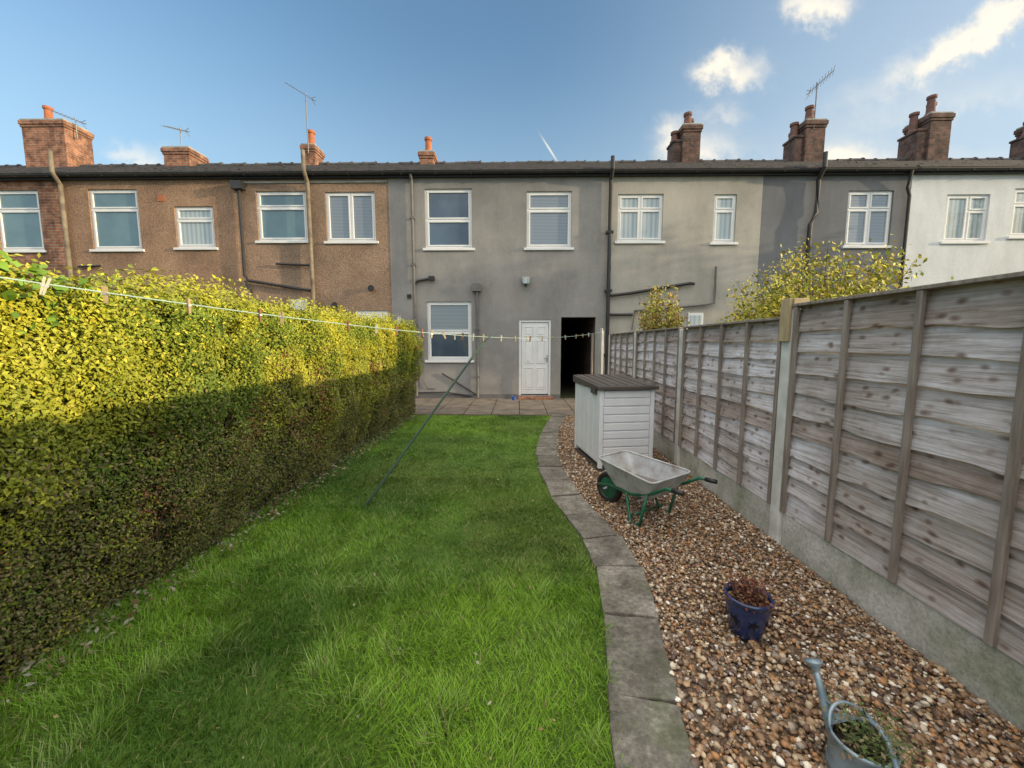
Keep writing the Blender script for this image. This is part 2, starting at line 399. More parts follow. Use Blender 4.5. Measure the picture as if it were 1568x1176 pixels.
for i in range(NY+1):
    y=-.9+9.2*i/NY; vs.append((-3.1,y,float(htop(y))-.07)); vs.append((-3.1,y,0))
for i in range(NY):
    fs.append((i*(NZ+1)+NZ,(i+1)*(NZ+1)+NZ,o_+2*(i+1),o_+2*i)); fs.append((o_+2*i,o_+2*i+2,o_+2*i+3,o_+2*i+1))
e=NY*(NZ+1); fs.append(tuple([e+j for j in range(NZ+1)]+[o_+2*NY,o_+2*NY+1]))
fs.append(tuple([j for j in range(NZ+1)]+[o_,o_+1]))
g.add(vs,fs,hm); g.done('inner_mass',hd)
def leaves(P,N,size,C,name,mat,parent,asp=.3,jit=.55):
    n=len(P)
    N=N+rng.normal(0,jit,(n,3)); N/=np.linalg.norm(N,axis=1)[:,None]
    T=np.cross(N,rng.normal(0,1,(n,3))); T/=np.linalg.norm(T,axis=1)[:,None]; U=np.cross(N,T)
    s=size[:,None]; V=np.zeros((n,4,3))
    V[:,0]=P-T*s*.6; V[:,1]=P+U*s*asp+N*s*.08; V[:,2]=P+T*s*.6; V[:,3]=P-U*s*asp+N*s*.08
    F=np.arange(n)[:,None]*4+np.array([0,1,2,3])
    npmesh(name,V.reshape(-1,3),F,np.repeat(C[:,None,:],4,1).reshape(-1,3),mat,parent)
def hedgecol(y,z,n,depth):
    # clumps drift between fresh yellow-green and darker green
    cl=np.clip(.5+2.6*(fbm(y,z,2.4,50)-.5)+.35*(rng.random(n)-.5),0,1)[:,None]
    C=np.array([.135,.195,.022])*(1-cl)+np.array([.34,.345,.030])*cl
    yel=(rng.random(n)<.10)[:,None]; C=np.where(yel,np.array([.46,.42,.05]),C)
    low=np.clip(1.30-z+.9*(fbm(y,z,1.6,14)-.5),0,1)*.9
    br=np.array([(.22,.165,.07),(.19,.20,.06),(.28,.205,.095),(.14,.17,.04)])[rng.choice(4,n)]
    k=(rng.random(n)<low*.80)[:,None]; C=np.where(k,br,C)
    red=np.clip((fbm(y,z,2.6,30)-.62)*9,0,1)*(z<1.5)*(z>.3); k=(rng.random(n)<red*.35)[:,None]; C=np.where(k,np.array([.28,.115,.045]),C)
    up=np.clip((z-1.15)/.5,0,1)[:,None]; C=C*(1+np.array([.32,.24,0])*up)  # upper leaves brightened and warmed, painting the sunlit band into their colour
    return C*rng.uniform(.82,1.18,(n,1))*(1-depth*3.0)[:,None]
lm=attrmat('hedge_leaves',.55,0,.3)
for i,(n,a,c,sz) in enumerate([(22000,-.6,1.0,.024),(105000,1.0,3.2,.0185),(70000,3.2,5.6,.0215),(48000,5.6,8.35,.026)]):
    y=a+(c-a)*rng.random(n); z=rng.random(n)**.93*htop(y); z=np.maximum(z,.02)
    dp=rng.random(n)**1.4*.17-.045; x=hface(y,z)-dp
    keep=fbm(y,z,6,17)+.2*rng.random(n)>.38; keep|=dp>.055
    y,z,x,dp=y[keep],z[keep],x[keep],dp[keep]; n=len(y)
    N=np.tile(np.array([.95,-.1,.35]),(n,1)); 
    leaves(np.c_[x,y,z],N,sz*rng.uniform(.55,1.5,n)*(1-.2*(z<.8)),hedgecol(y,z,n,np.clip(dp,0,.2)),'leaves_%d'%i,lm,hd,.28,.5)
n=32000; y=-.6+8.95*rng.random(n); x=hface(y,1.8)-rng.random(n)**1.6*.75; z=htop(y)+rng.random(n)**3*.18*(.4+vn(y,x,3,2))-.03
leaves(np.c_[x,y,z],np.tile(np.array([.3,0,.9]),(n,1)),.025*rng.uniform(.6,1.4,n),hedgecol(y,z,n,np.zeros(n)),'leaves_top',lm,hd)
n=9000; z=rng.random(n)*1.85; x=-2.2-.85*rng.random(n); y=8.32+.10*rng.random(n)
leaves(np.c_[x,y,z],np.tile(np.array([.1,1,.3]),(n,1)),.032*rng.uniform(.6,1.4,n),hedgecol(y,z,n,np.zeros(n)),'leaves_end',lm,hd)
n=1300; y=.6+2.0*rng.random(n)**.8; x=-2.20-.35*rng.random(n)+.08; z=1.58+.42*rng.random(n)*np.clip(2.6-y,.3,1)
leaves(np.c_[x,y,z],np.tile(np.array([.6,-.3,.6]),(n,1)),.050*rng.uniform(.6,1.3,n),np.array([.15,.26,.03])*rng.uniform(.6,1.5,(n,1)),'climber_leaves',lm,hd,.42)
g=B(); tm=simple('hedge_twig',(.22,.16,.10),(.13,.09,.055),.9,20,0)
for i in range(1100):
    y=random.uniform(.7,8.2); z0=random.uniform(.0,1.0)**1.2; x0=float(hface(y,z0))-.03
    p=Vector((x0,y,z0)); d=Vector((random.uniform(0,.09),random.uniform(-.10,.10),random.uniform(.08,.24)))
    g.tube([p,p+d*.5+Vector((.01,0,0)),p+d],.0024,tm,4,.001,False)
g.done('twigs',hd)
P=[];
for i in range(420):
    y=random.uniform(.5,8.2); x0=float(hface(y,1.8))-random.uniform(0,.5); z0=float(htop(y)); L=random.uniform(.04,.16)
    for k in range(9): P.append((x0+random.gauss(0,.012)+.01*k*random.random(),y+random.gauss(0,.012),z0+L*k/8))
P=np.array(P); n=len(P); leaves(P,np.tile(np.array([.6,-.3,.3]),(n,1)),.024*rng.uniform(.6,1.2,n),np.array([.40,.42,.04])*rng.uniform(.7,1.2,(n,1)),'shoots',lm,hd)
n=3600; y=.9+7.3*rng.random(n); x=-2.38+.30*rng.random(n)**2; z=np.full(n,.03)+.04*rng.random(n)
leaves(np.c_[x,y,z],np.tile(np.array([0,0,1.]),(n,1)),.028*rng.uniform(.5,1.3,n),np.array([(.28,.24,.14),(.15,.22,.06),(.34,.33,.24),(.18,.11,.05)])[rng.choice(4,n)],'edge_litter',lm,hd)
n=160; y=1.2+7*rng.random(n); x=-2.2+(pcx(y)+1.9)*rng.random(n); z=.025+.02*rng.random(n)
leaves(np.c_[x,y,z],np.tile(np.array([0,0,1.]),(n,1)),.020*rng.uniform(.5,1.3,n),np.array([(.36,.30,.11),(.26,.16,.07),(.36,.34,.25)])[rng.choice(3,n)],'fallen_leaves',lm,lawn)

# ---------------------------------------------------------------- fence
m,nt,b=newmat('weathered_fence_wood')
v=coords(nt,(3,1.1,26)); n_=noise(nt,v,2.2,7,.72); ge=nt.nodes.new('ShaderNodeNewGeometry')
base=ramp(nt,n_,[(.27,(.20,.16,.135)),(.41,(.42,.385,.36)),(.52,(.60,.58,.575)),(.70,(.78,.78,.80))])
isl=ramp(nt,ge.outputs['Random Per Island'],[(0,(.70,.61,.55)),(.35,(.98,.96,.95)),(1,(1.10,1.11,1.15))]); base=mix(nt,base,isl,1,'MULTIPLY')
nz=nt.nodes.new('ShaderNodeTexNoise'); nz.inputs['Scale'].default_value=4; nt.links.new(coords(nt),nz.inputs['Vector'])
vo=nt.nodes.new('ShaderNodeTexVoronoi'); vo.inputs['Scale'].default_value=1; vo.inputs['Randomness'].default_value=1
mv=nt.nodes.new('ShaderNodeVectorMath'); mv.operation='ADD'; nt.links.new(coords(nt,(1,8.5,16)),mv.inputs[0]); nt.links.new(nz.outputs['Color'],mv.inputs[1]); nt.links.new(mv.outputs[0],vo.inputs[0])
kn=ramp(nt,vo.outputs['Distance'],[(.08,(.24,.17,.13)),(.18,(.60,.50,.44)),(.30,(1,1,1))])
base=mix(nt,base,kn,.85,'MULTIPLY')
pt=ramp(nt,noise(nt,coords(nt,(1,.8,.8)),1.4,5,.65),[(.40,(.70,.64,.60)),(.56,(1.08,1.08,1.12))]); base=mix(nt,base,pt,1,'MULTIPLY')
nt.links.new(base,b.inputs['Base Color']); b.inputs['Roughness'].default_value=.62; bump(nt,b,n_,.8,.008); M['fence']=m
M['batten']=simple('fence_batten_wood',(.34,.29,.25),(.17,.135,.11),.85,4,.4,.004,bscale=40,vscale=(8,8,.8))
M['newwood']=simple('pale_timber',(.50,.39,.22),(.34,.26,.15),.8,5,.3,vscale=(4,4,1))
m,nt,b=newmat('gravel_board_concrete'); v=coords(nt)
n_=noise(nt,v,2.6,7,.68); f=noise(nt,v,55,4,.7)
base=ramp(nt,n_,[(.3,(.26,.28,.18)),(.48,(.46,.45,.39)),(.66,(.64,.62,.57))])
base=mix(nt,base,ramp(nt,f,[(.3,(.62,.62,.6)),(.6,(1.08,1.08,1.08))]),.9,'MULTIPLY')
nt.links.new(base,b.inputs['Base Color']); b.inputs['Roughness'].default_value=.95; bump(nt,b,f,.5,.006); M['gb']=m
M['post']=simple('concrete_post',(.72,.71,.67),(.46,.46,.41),.95,6,.5,.006,bscale=60)
FX=2.04
fence=empty('wooden_panel_fence')
posts=[-.86,1.07,3.0,4.93,6.86,8.79]
for i,py in enumerate(posts):
    g=B(); g.box(FX-.06,FX+.05,py-.055,py+.055,-.3,1.80 if i<=2 else 1.72,M['post']); g.done('concrete_post_%d'%i,fence,bevel=.012)
    if i==2:
        g=B(); g.box(FX-.085,FX-.062,py-.05,py+.05,1.56,1.87,M['newwood']); g.box(FX-.06,FX+.05,py-.06,py+.06,1.802,1.87,M['newwood']); g.done('timber_cap',fence,bevel=.004)
for i in range(5):
    y0=posts[i]+.057; y1=posts[i+1]-.057; near=i<=1; top=1.83 if near else 1.745
    g=B(); g.box(FX-.03,FX+.02,y0,y1,-.2,.28,M['gb']); g.done('gravel_board_%d'%i,fence,bevel=.01)
    g=B(); nb=10; z0=.285; hb=(top-.03-z0)/nb; K=36
    for k in range(nb):
        zb=z0+k*hb-.012; zt=z0+(k+1)*hb+.02
        vs=[];off=random.uniform(0,50)
        for j in range(K+1):
            yy_=y0+.01+(y1-y0-.02)*j/K
            wv=(.042*(float(vn(yy_,k,2.2,off))-.5)+.022*(float(vn(yy_,k,7,off))-.5))*(1 if k else .2)
            ow=.012*(float(vn(yy_,k,3.,off+3))-.5)
            vs+= [(FX-.036+ow,yy_,zb+wv),(FX-.004+ow*.5,yy_,zt),(FX-.018+ow,yy_,zb+wv)]
        fs=[]
        for j in range(K):
            a=j*3; fs+=[(a,a+1,a+4,a+3),(a,a+3,a+5,a+2)]
        g.add(vs,fs,M['fence'])
    g.done('lap_boards_%d'%i,fence)
    g=B(); nv=4
    for k in range(nv+1):
        yc=y0+.022+(y1-y0-.044)*k/nv; wdt=.016
        g.box(FX-.062,FX-.038,yc-wdt,yc+wdt,.283,top-.022,M['batten'])
    for k in range(nv+1):
        yc=y0+.022+(y1-y0-.044)*k/nv; g.box(FX-.004,FX+.024,yc-.02,yc+.02,.283,top-.022,M['batten'])
    g.box(FX-.066,FX+.03,y0+.001,y1-.001,top-.02,top,M['batten'])
    g.done('battens_%d'%i,fence,bevel=.003)

# ---------------------------------------------------------------- houses
D=10.9
def wall(g,x0,x1,z0,z1,ops,mat,Y,rev=.11):
    xs=sorted({x0,x1,*[v for o in ops for v in o[:2]]}); zs=sorted({z0,z1,*[v for o in ops for v in o[2:]]})
    for i in range(len(xs)-1):
        for j in range(len(zs)-1):
            cx=(xs[i]+xs[i+1])/2; cz=(zs[j]+zs[j+1])/2
            if any(o[0]<cx<o[1] and o[2]<cz<o[3] for o in ops): continue
            g.quad((xs[i],Y,zs[j]),(xs[i+1],Y,zs[j]),(xs[i+1],Y,zs[j+1]),(xs[i],Y,zs[j+1]),mat)
    for (a,b_,c,d) in ops:
        g.quad((a,Y,c),(a,Y,d),(a,Y+rev,d),(a,Y+rev,c),mat); g.quad((b_,Y,d),(b_,Y,c),(b_,Y+rev,c),(b_,Y+rev,d),mat)
        g.quad((a,Y,d),(b_,Y,d),(b_,Y+rev,d),(a,Y+rev,d),mat); g.quad((b_,Y,c),(a,Y,c),(a,Y+rev,c),(b_,Y+rev,c),mat)
    g.quad((x0,Y,z0),(x0,Y,z1),(x0,Y+.3,z1),(x0,Y+.3,z0),mat); g.quad((x1,Y,z1),(x1,Y,z0),(x1,Y+.3,z0),(x1,Y+.3,z1),mat)
def window(par,x0,x1,z0,z1,Y,style,gl,gl2=None,sill=True):
    W=M['white']; g=B(); f=.055; ya,yb=Y+.045,Y+.105
    g.box(x0,x0+f,ya,yb,z0,z1,W); g.box(x1-f,x1,ya,yb,z0,z1,W); g.box(x0+f,x1-f,ya,yb,z0,z0+f,W); g.box(x0+f,x1-f,ya,yb,z1-f,z1,W)
    def sash(a,b_,c,d):
        s=.038; p,q=ya-.012,ya+.03
        g.box(a,a+s,p,q,c,d,W); g.box(b_-s,b_,p,q,c,d,W); g.box(a+s,b_-s,p,q,c,c+s,W); g.box(a+s,b_-s,p,q,d-s,d,W)
        e=B(); e.quad((a+s,ya+.018,c+s),(b_-s,ya+.018,c+s),(b_-s,ya+.018,d-s),(a+s,ya+.018,d-s),gl if c<z0+.3 or not gl2 else gl2); e.done('pane',par)
    if style=='top':
        zt=z1-(z1-z0)*.34; g.box(x0+f,x1-f,ya+.002,yb,zt,zt+.05,W); sash(x0+f,x1-f,z0+f,zt); sash(x0+f,x1-f,zt+.05,z1-f)
    elif style=='mid':
        zt=(z0+z1)/2-.05; g.box(x0+f,x1-f,ya+.002,yb,zt,zt+.05,W); sash(x0+f,x1-f,z0+f,zt); sash(x0+f,x1-f,zt+.05,z1-f)
    elif style=='vert':
        xm=(x0+x1)/2; g.box(xm-.025,xm+.025,ya+.002,yb,z0+f,z1-f,W); sash(x0+f,xm-.025,z0+f,z1-f); sash(xm+.025,x1-f,z0+f,z1-f)
    elif style=='cross':
        xm=(x0+x1)/2; zt=z1-(z1-z0)*.34; g.box(xm-.025,xm+.025,ya+.002,yb,z0+f,z1-f,W)
        for a,b_ in ((x0+f,xm-.025),(xm+.025,x1-f)):
            g.box(a,b_,ya+.003,yb,zt,zt+.04,W); sash(a,b_,z0+f,zt); sash(a,b_,zt+.04,z1-f)
    elif style=='side':
        xm=(x0+x1)/2+.05; zt=z1-(z1-z0)*.36; g.box(xm-.025,xm+.025,ya+.002,yb,z0+f,z1-f,W); sash(x0+f,xm-.025,z0+f,z1-f)
        a,b_=xm+.025,x1-f; g.box(a,b_,ya+.003,yb,zt,zt+.04,W); sash(a,b_,z0+f,zt); sash(a,b_,zt+.04,z1-f)
    if sill: g.box(x0-.07,x1+.07,Y-.05,Y+.10,z0-.065,z0-.003,W)
    g.done('window_frame',par,bevel=.004)
def house(name,x0,x1,mat,wins,Y=D,ops=[],ztop=5.93,ridge=7.75):
    h=empty(name)
    g=B(); allops=[(w[0],w[1],w[2],w[3]) for w in wins]+[o for o in ops]
    wall(g,x0,x1,-.1,ztop,allops,mat,Y); g.done('wall',h)
    for w_ in wins: window(h,*w_[:4],Y,*w_[4:])
    g=B(); ry=14.6; n=12
    ey,ez=Y-.16,5.99
    for k in range(n):
        t0,t1=k/n,(k+1)/n
        ya,za=ey+(ry-ey)*t0,ez+(ridge-ez)*t0; yb,zb=ey+(ry-ey)*t1,ez+(ridge-ez)*t1
        xa=x0
        while xa<x1-.01:
            xb=min(xa+.5,x1); dz=random.uniform(-.008,.012)
            g.quad((xa,ya,za+.03+dz),(xb,ya,za+.03+dz),(xb,yb,zb),(xa,yb,zb),M['roof']); g.quad((xa,ya,za-.01),(xb,ya,za-.01),(xb,ya,za+.03+dz),(xa,ya,za+.03+dz),M['roof']); xa=xb
    g.quad((x0,ry,ridge),(x1,ry,ridge),(x1,ry+4,6.0),(x0,ry+4,6.0),M['roof'])
    g.quad((x0,ry+4,6.0),(x1,ry+4,6.0),(x1,ry+4,0),(x0,ry+4,0),mat)
    x=x0+.02
    while x<x1-.1:
        L=min(.42,x1-x-.01); zz=ridge+random.uniform(-.02,.02)
        g.tube([(x,ry,zz),(x+L-.05,ry,zz)],.085,M['roof'],10); g.tube([(x+L-.06,ry,zz),(x+L,ry,zz)],.11,M['roof'],10); x+=L
    g.done('roof',h)
    g=B(); g.box(x0+.002,x1-.002,Y-.10,Y-.004,5.84,5.985,M['black']); g.done('fascia',h)
    g=B(); zz=5.94; vs=[];fs=[]; nn=8
    for xx in (x0,x1):
        for k in range(nn+1):
            a=math.pi*k/nn; vs.append((xx,Y-.165-.062*math.cos(a),zz-.062*math.sin(a)))
    fs=[(k,k+1,nn+2+k,nn+1+k) for k in range(nn)]
    g.add(vs,fs,M['black']); 
    gx=x0+.4
    while gx<x1: g.box(gx-.015,gx+.015,Y-.23,Y-.10,5.872,5.888,M['black']); gx+=.9
    g.done('gutter',h)
    return h
Gt,Gn,Gb,Gp=M['glass_teal'],M['glass_net'],M['glass_blind'],M['glass']
H=house('rendered_terraced_house',-3.43,2.33,M['render_grey'],
  [(-2.48,-1.24,4.06,5.58,'mid',Gp),(.206,1.39,4.06,5.50,'top',Gb),(-2.49,-1.28,1.08,2.66,'mid',Gp,Gb)],ops=[(.01,.88,.12,2.17),(1.15,2.08,-.1,2.24)])
g=B(); a,b_,c,d=1.15,2.08,0,2.24
g.quad((a,D+.11,c),(a,D+.11,d),(a,18,d),(a,18,c),M['brick_dark']); g.quad((b_,D+.11,d),(b_,D+.11,c),(b_,18,c),(b_,18,d),M['brick_dark'])
g.quad((a,D+.11,d),(b_,D+.11,d),(b_,18,d),(a,18,d),M['dark']); g.quad((a,17.9,c),(b_,17.9,c),(b_,17.9,d),(a,17.9,d),M['dark']); g.done('passage',H)
g=B(); W=M['white']; Y=D+.05
g.box(.01,.07,D+.02,D+.11,.12,2.17,W); g.box(.82,.88,D+.02,D+.11,.12,2.17,W); g.box(.07,.82,D+.02,D+.11,2.11,2.17,W)
g.box(.078,.812,Y,Y+.045,.14,2.102,W); g.box(.07,.82,Y+.046,D+.11,.12,2.11,M['pipe_grey'])
def panel(x0,x1,z0,z1):
    t=.022
    g.box(x0,x0+t,Y-.014,Y,z0,z1,W); g.box(x1-t,x1,Y-.014,Y,z0,z1,W); g.box(x0+t,x1-t,Y-.014,Y,z0,z0+t,W); g.box(x0+t,x1-t,Y-.014,Y,z1-t,z1,W)
    g.box(x0+.05,x1-.05,Y-.012,Y,z0+.05,z1-.05,W)
for (za,zb) in ((.28,.88),(1.0,1.62),(1.72,2.0)):
    panel(.15,.41,za,zb); panel(.48,.74,za,zb)
g.box(.765,.795,Y-.02,Y,1.02,1.22,M['metal']); g.box(.69,.79,Y-.05,Y-.032,1.13,1.15,M['metal']); g.box(.775,.79,Y-.034,Y,1.13,1.15,M['metal'])
g.box(0,.89,D-.03,D+.11,.10,.12,M['metal'])
g.done('door',H,bevel=.004)
g=B(); g.box(-.02,.93,D-.26,D-.004,.0,.098,M['brick']); g.done('doorstep',H,bevel=.01)
g=B(); g.box(-3.42,.0,D-.018,D-.001,0,.14,M['pipe_grey']); g.box(.89,1.14,D-.018,D-.001,0,.14,M['pipe_grey']); g.done('plinth',H)
g=B(); PG=M['pipe_grey']; K=M['black']
g.tube([(-2.80,D-.07,.1),(-2.80,D-.07,3.2),(-2.80,D-.07,5.75),(-2.80,D-.16,5.9)],.038,PG,10)
g.tube([(-2.35,D-.06,3.26),(-2.70,D-.06,3.20),(-2.80,D-.06,3.10)],.032,K,8)
g.box(-2.40,-2.25,D-.12,D-.003,3.22,3.32,K)
g.tube([(-1.12,D-.07,.05),(-1.12,D-.07,2.95)],.036,PG,10); g.box(-1.24,-1.0,D-.16,D-.003,2.92,3.12,PG)
for z in (.6,2.0,3.6,4.8): g.box(-2.86,-2.74,D-.11,D-.003,z,z+.05,PG)
for z in (.6,1.9): g.box(-1.18,-1.06,D-.11,D-.003,z,z+.05,PG)
g.tube([(-2.62,D-.03,1.9),(-2.62,D-.03,.5),(-2.5,D-.03,.3),(-2.3,D-.03,.3)],.012,PG,6)
g.tube([(-2.1,D-.04,.72),(-1.5,D-.04,.35),(-1.15,D-.04,.12)],.02,K,6)
g.tube([(-3.3,D-.05,.18),(-2.0,D-.05,.20),(-1.3,D-.05,.1)],.02,K,6)
g.box(-3.0,-2.9,D-.06,D-.003,2.75,2.85,K); g.box(-3.28,-3.2,D-.05,D-.003,2.05,2.25,M['white'])
g.done('drainpipes',H,bevel=0)
g=B(); g.box(.08,.30,D-.10,D-.003,3.17,3.30,M['concrete']); g.box(.10,.28,D-.22,D-.10,3.10,3.24,M['glass_net']); g.box(.17,.21,D-.06,D-.003,3.05,3.17,K); g.done('flood_light',H,bevel=.008)
g=B(); g.tube([(2.38,D-.09,.0),(2.38,D-.09,5.72),(2.38,D-.24,5.95),(2.38,D-.24,6.25)],.052,K,12)
for z in (1.2,2.9,4.4): g.box(2.29,2.47,D-.15,D-.003,z,z+.06,K)
g.done('soil_pipe',H,smooth=False)
H1=house('pebbledash_terraced_house',-7.52,-3.43,M['dash2'],[(-6.98,-5.64,4.27,5.55,'top',Gt),(-5.13,-3.81,4.25,5.52,'vert',Gb)],Y=D+.012,ops=[(-4.45,-3.55,.1,2.42)])
g=B(); g.box(-4.45,-3.55,D+.04,D+.10,.1,2.42,W); g.box(-4.38,-3.62,D+.02,D+.038,.16,2.30,W); g.box(-4.30,-3.70,D+.008,D+.019,1.2,2.15,Gp)
g.done('door',H1,bevel=.004)
g=B(); PB=M['pipe_brown']; g.tube([(-5.52,D-.10,.0),(-5.52,D-.10,5.7),(-5.52,D-.26,5.95),(-5.52,D-.26,6.45)],.05,PB,12)
g.tube([(-5.6,D-.06,3.62),(-6.5,D-.06,3.66)],.03,K,8)
g.tube([(-7.36,D-.08,5.75),(-7.36,D-.08,3.35),(-7.28,D-.08,3.22),(-5.6,D-.08,2.95)],.04,K,10); g.tube([(-7.2,D-.08,2.9),(-7.36,D-.08,3.2)],.035,K,8)
g.box(-7.5,-7.22,D-.2,D-.01,5.55,5.75,K)
for (x,z) in ((-3.95,3.0),(-4.95,2.55)): g.lathe([(0.0,0),(.05,0),(.09,.10),(.0,.10)],K,12,(x,D-.01,z),Matrix.Rotation(R(90),4,'X'))
g.box(-7.5,-3.45,D-.02,D+.010,5.74,5.79,M['concrete'])
g.box(-6.2,-5.75,D-.02,D+.01,2.45,2.72,W); g.done('drainpipes',H1)
H2=house('pebbledash_terraced_house.001',-12.15,-7.52,M['dash'],[(-11.5,-10.16,4.06,5.62,'top',Gt),(-9.2,-8.15,4.10,5.17,'top',Gn)],Y=D+.0)
g=B(); g.tube([(-12.1,D-.10,.0),(-12.1,D-.10,5.7),(-12.1,D-.26,5.95),(-12.1,D-.26,6.5)],.052,PB,12); g.box(-9.62,-9.42,D-.012,D-.003,5.30,5.45,M['pot_clay'])
g.tube([(-11.9,D-.06,3.6),(-11.3,D-.06,3.62)],.03,K,8)
g.done('drainpipes',H2)
H3=house('brick_terraced_house',-19,-12.15,M['brick'],[(-14.1,-12.87,4.05,5.62,'top',Gt),(-17.4,-16.2,4.05,5.62,'top',Gt)],Y=D+.02)
H4=house('rendered_terraced_house.001',2.33,6.33,M['render_beige'],[(2.60,3.78,4.22,5.42,'cross',Gn),(5.10,5.68,4.18,5.40,'top',Gn)],Y=D+.006)
g=B()
g.tube([(4.65,D-.07,3.10),(4.55,D-.07,3.12),(2.95,D-.07,2.86),(2.44,D-.09,2.80)],.04,K,8)
g.tube([(3.05,D-.07,2.3),(2.55,D-.07,2.3),(2.44,D-.09,2.3)],.035,K,8)
g.tube([(5.2,D-.06,3.55),(5.2,D-.06,2.6),(4.9,D-.06,2.55),(3.1,D-.06,2.4),(3.05,D-.06,1.9)],.028,PG,8)
g.box(4.55,4.95,D-.02,D+.003,1.0,2.35,W); g.box(4.6,4.9,D-.03,D-.021,1.05,2.28,Gn)
g.done('drainpipes',H4)
H5=house('rendered_terraced_house.002',6.33,10.12,M['render_blue'],[(8.55,9.70,4.08,5.47,'cross',Gb)],Y=D+.014)
g=B(); g.tube([(7.55,D-.08,0),(7.55,D-.08,4.6),(7.68,D-.08,4.9),(7.68,D-.08,5.7),(7.68,D-.26,5.95),(7.68,D-.26,6.3)],.052,K,10)
g.tube([(10.02,D-.08,0),(10.02,D-.08,5.3),(9.95,D-.08,5.5),(9.95,D-.16,5.9)],.038,K,10); g.done('drainpipes',H5)
H6=house('rendered_terraced_house.003',10.12,18.5,M['render_white'],[(11.05,12.15,4.18,5.36,'side',Gn),(12.75,13.9,4.3,5.5,'cross',Gn),(15.5,16.7,4.2,5.4,'cross',Gn)],Y=D+.002)

# ---------------------------------------------------------------- chimneys
def chimney(x0,x1,ztop,pots,mat,potm,par,dy=.9,zp=.45,step=False):
    g=B(); yc=14.6; ya,yb=yc-dy/2,yc+dy/2
    g.box(x0,x1,ya,yb,6.6,ztop-.28,mat); g.box(x0-.025,x1+.025,ya-.025,yb+.025,ztop-.28,ztop-.20,mat); g.box(x0-.05,x1+.05,ya-.05,yb+.05,ztop-.20,ztop-.06,mat)
    g.box(x0-.02,x1+.02,ya-.02,yb+.02,ztop-.06,ztop,M['concrete'])
    if step: g.box(x0-.28,x0-.002,ya+.1,yb-.1,6.6,ztop-.55,mat); g.box(x0-.31,x0-.003,ya+.07,yb-.07,ztop-.55,ztop-.47,mat)
    g.done('chimney_stack',par,bevel=.02)
    g=B()
    if step: pots=pots+[(x0-.14,0,-.47)]
    for p in pots:
        h=zp*random.uniform(.9,1.1); zo=p[2] if len(p)>2 else 0
        g.lathe([(.15,-.02),(.15,.06),(.12,.10),(.105,h-.10),(.135,h-.08),(.135,h),(.09,h),(.09,h-.2)],potm,16,(p[0],yc+p[1],ztop+zo))
    g.done('chimney_pots',par,smooth=False)
chimney(-17.0,-15.5,9.15,[(-16.5,0)],M['brick'],M['pot_clay'],H3,.9,.6)
chimney(-12.2,-11.3,8.25,[],M['brick'],M['pot_clay'],H2,.8)
chimney(-7.45,-7.0,8.35,[(-7.25,0)],M['brick'],M['pot_clay'],H1,.6,.5)
chimney(-3.40,-2.92,8.1,[(-3.15,0)],M['brick'],M['pot_clay'],H,.6,.5)
chimney(5.50,6.10,8.85,[(5.7,-.2),(5.92,.15)],M['brick_dark'],M['pot_dark'],H4,.75,.4,True)
chimney(9.55,10.2,8.95,[(9.75,-.2),(10.0,.1)],M['brick_dark'],M['pot_dark'],H5,.8,.5,True)
chimney(13.55,14.25,9.1,[(13.75,-.2),(14.05,.1)],M['brick_dark'],M['pot_dark'],H6,.9,.6,True)
chimney(17.4,18.2,9.0,[(17.7,0)],M['brick_dark'],M['pot_dark'],H6,.9,.45,True)
def aerial(name,base,h,d,L):
    g=B(); AM=M['aerial']; b0=Vector(base); t=b0+Vector((0,0,h)); g.tube([b0,t],.018,AM,6); d=Vector(d).normalized(); s=d.cross(Vector((0,0,1))).normalized()
    a=t-d*.35-Vector((0,0,.08)); g.tube([a,a+d*L],.012,AM,6)
    for k in range(9):
        p=a+d*(.12+L*.85*k/8); u=(Vector((0,0,1))*.4+s*.9).normalized(); g.tube([p-u*.17,p+u*.17],.006,AM,4)
    for sgn in (-1,1): g.tube([a-Vector((0,0,.14*sgn)),a+d*.16],.010,AM,4)
    g.done(name,None)
aerial('tv_aerial',(-7.2,14.25,8.0),1.95,(-.85,-.2,.45),1.05)
aerial('tv_aerial.001',(-15.35,14.4,8.6),.7,(-.9,-.1,.35),1.2)
aerial('tv_aerial.002',(-11.7,14.4,8.1),.85,(-.9,.1,.25),1.0)
aerial('tv_aerial.003',(9.8,14.2,8.6),1.45,(.6,-.3,.55),.9)

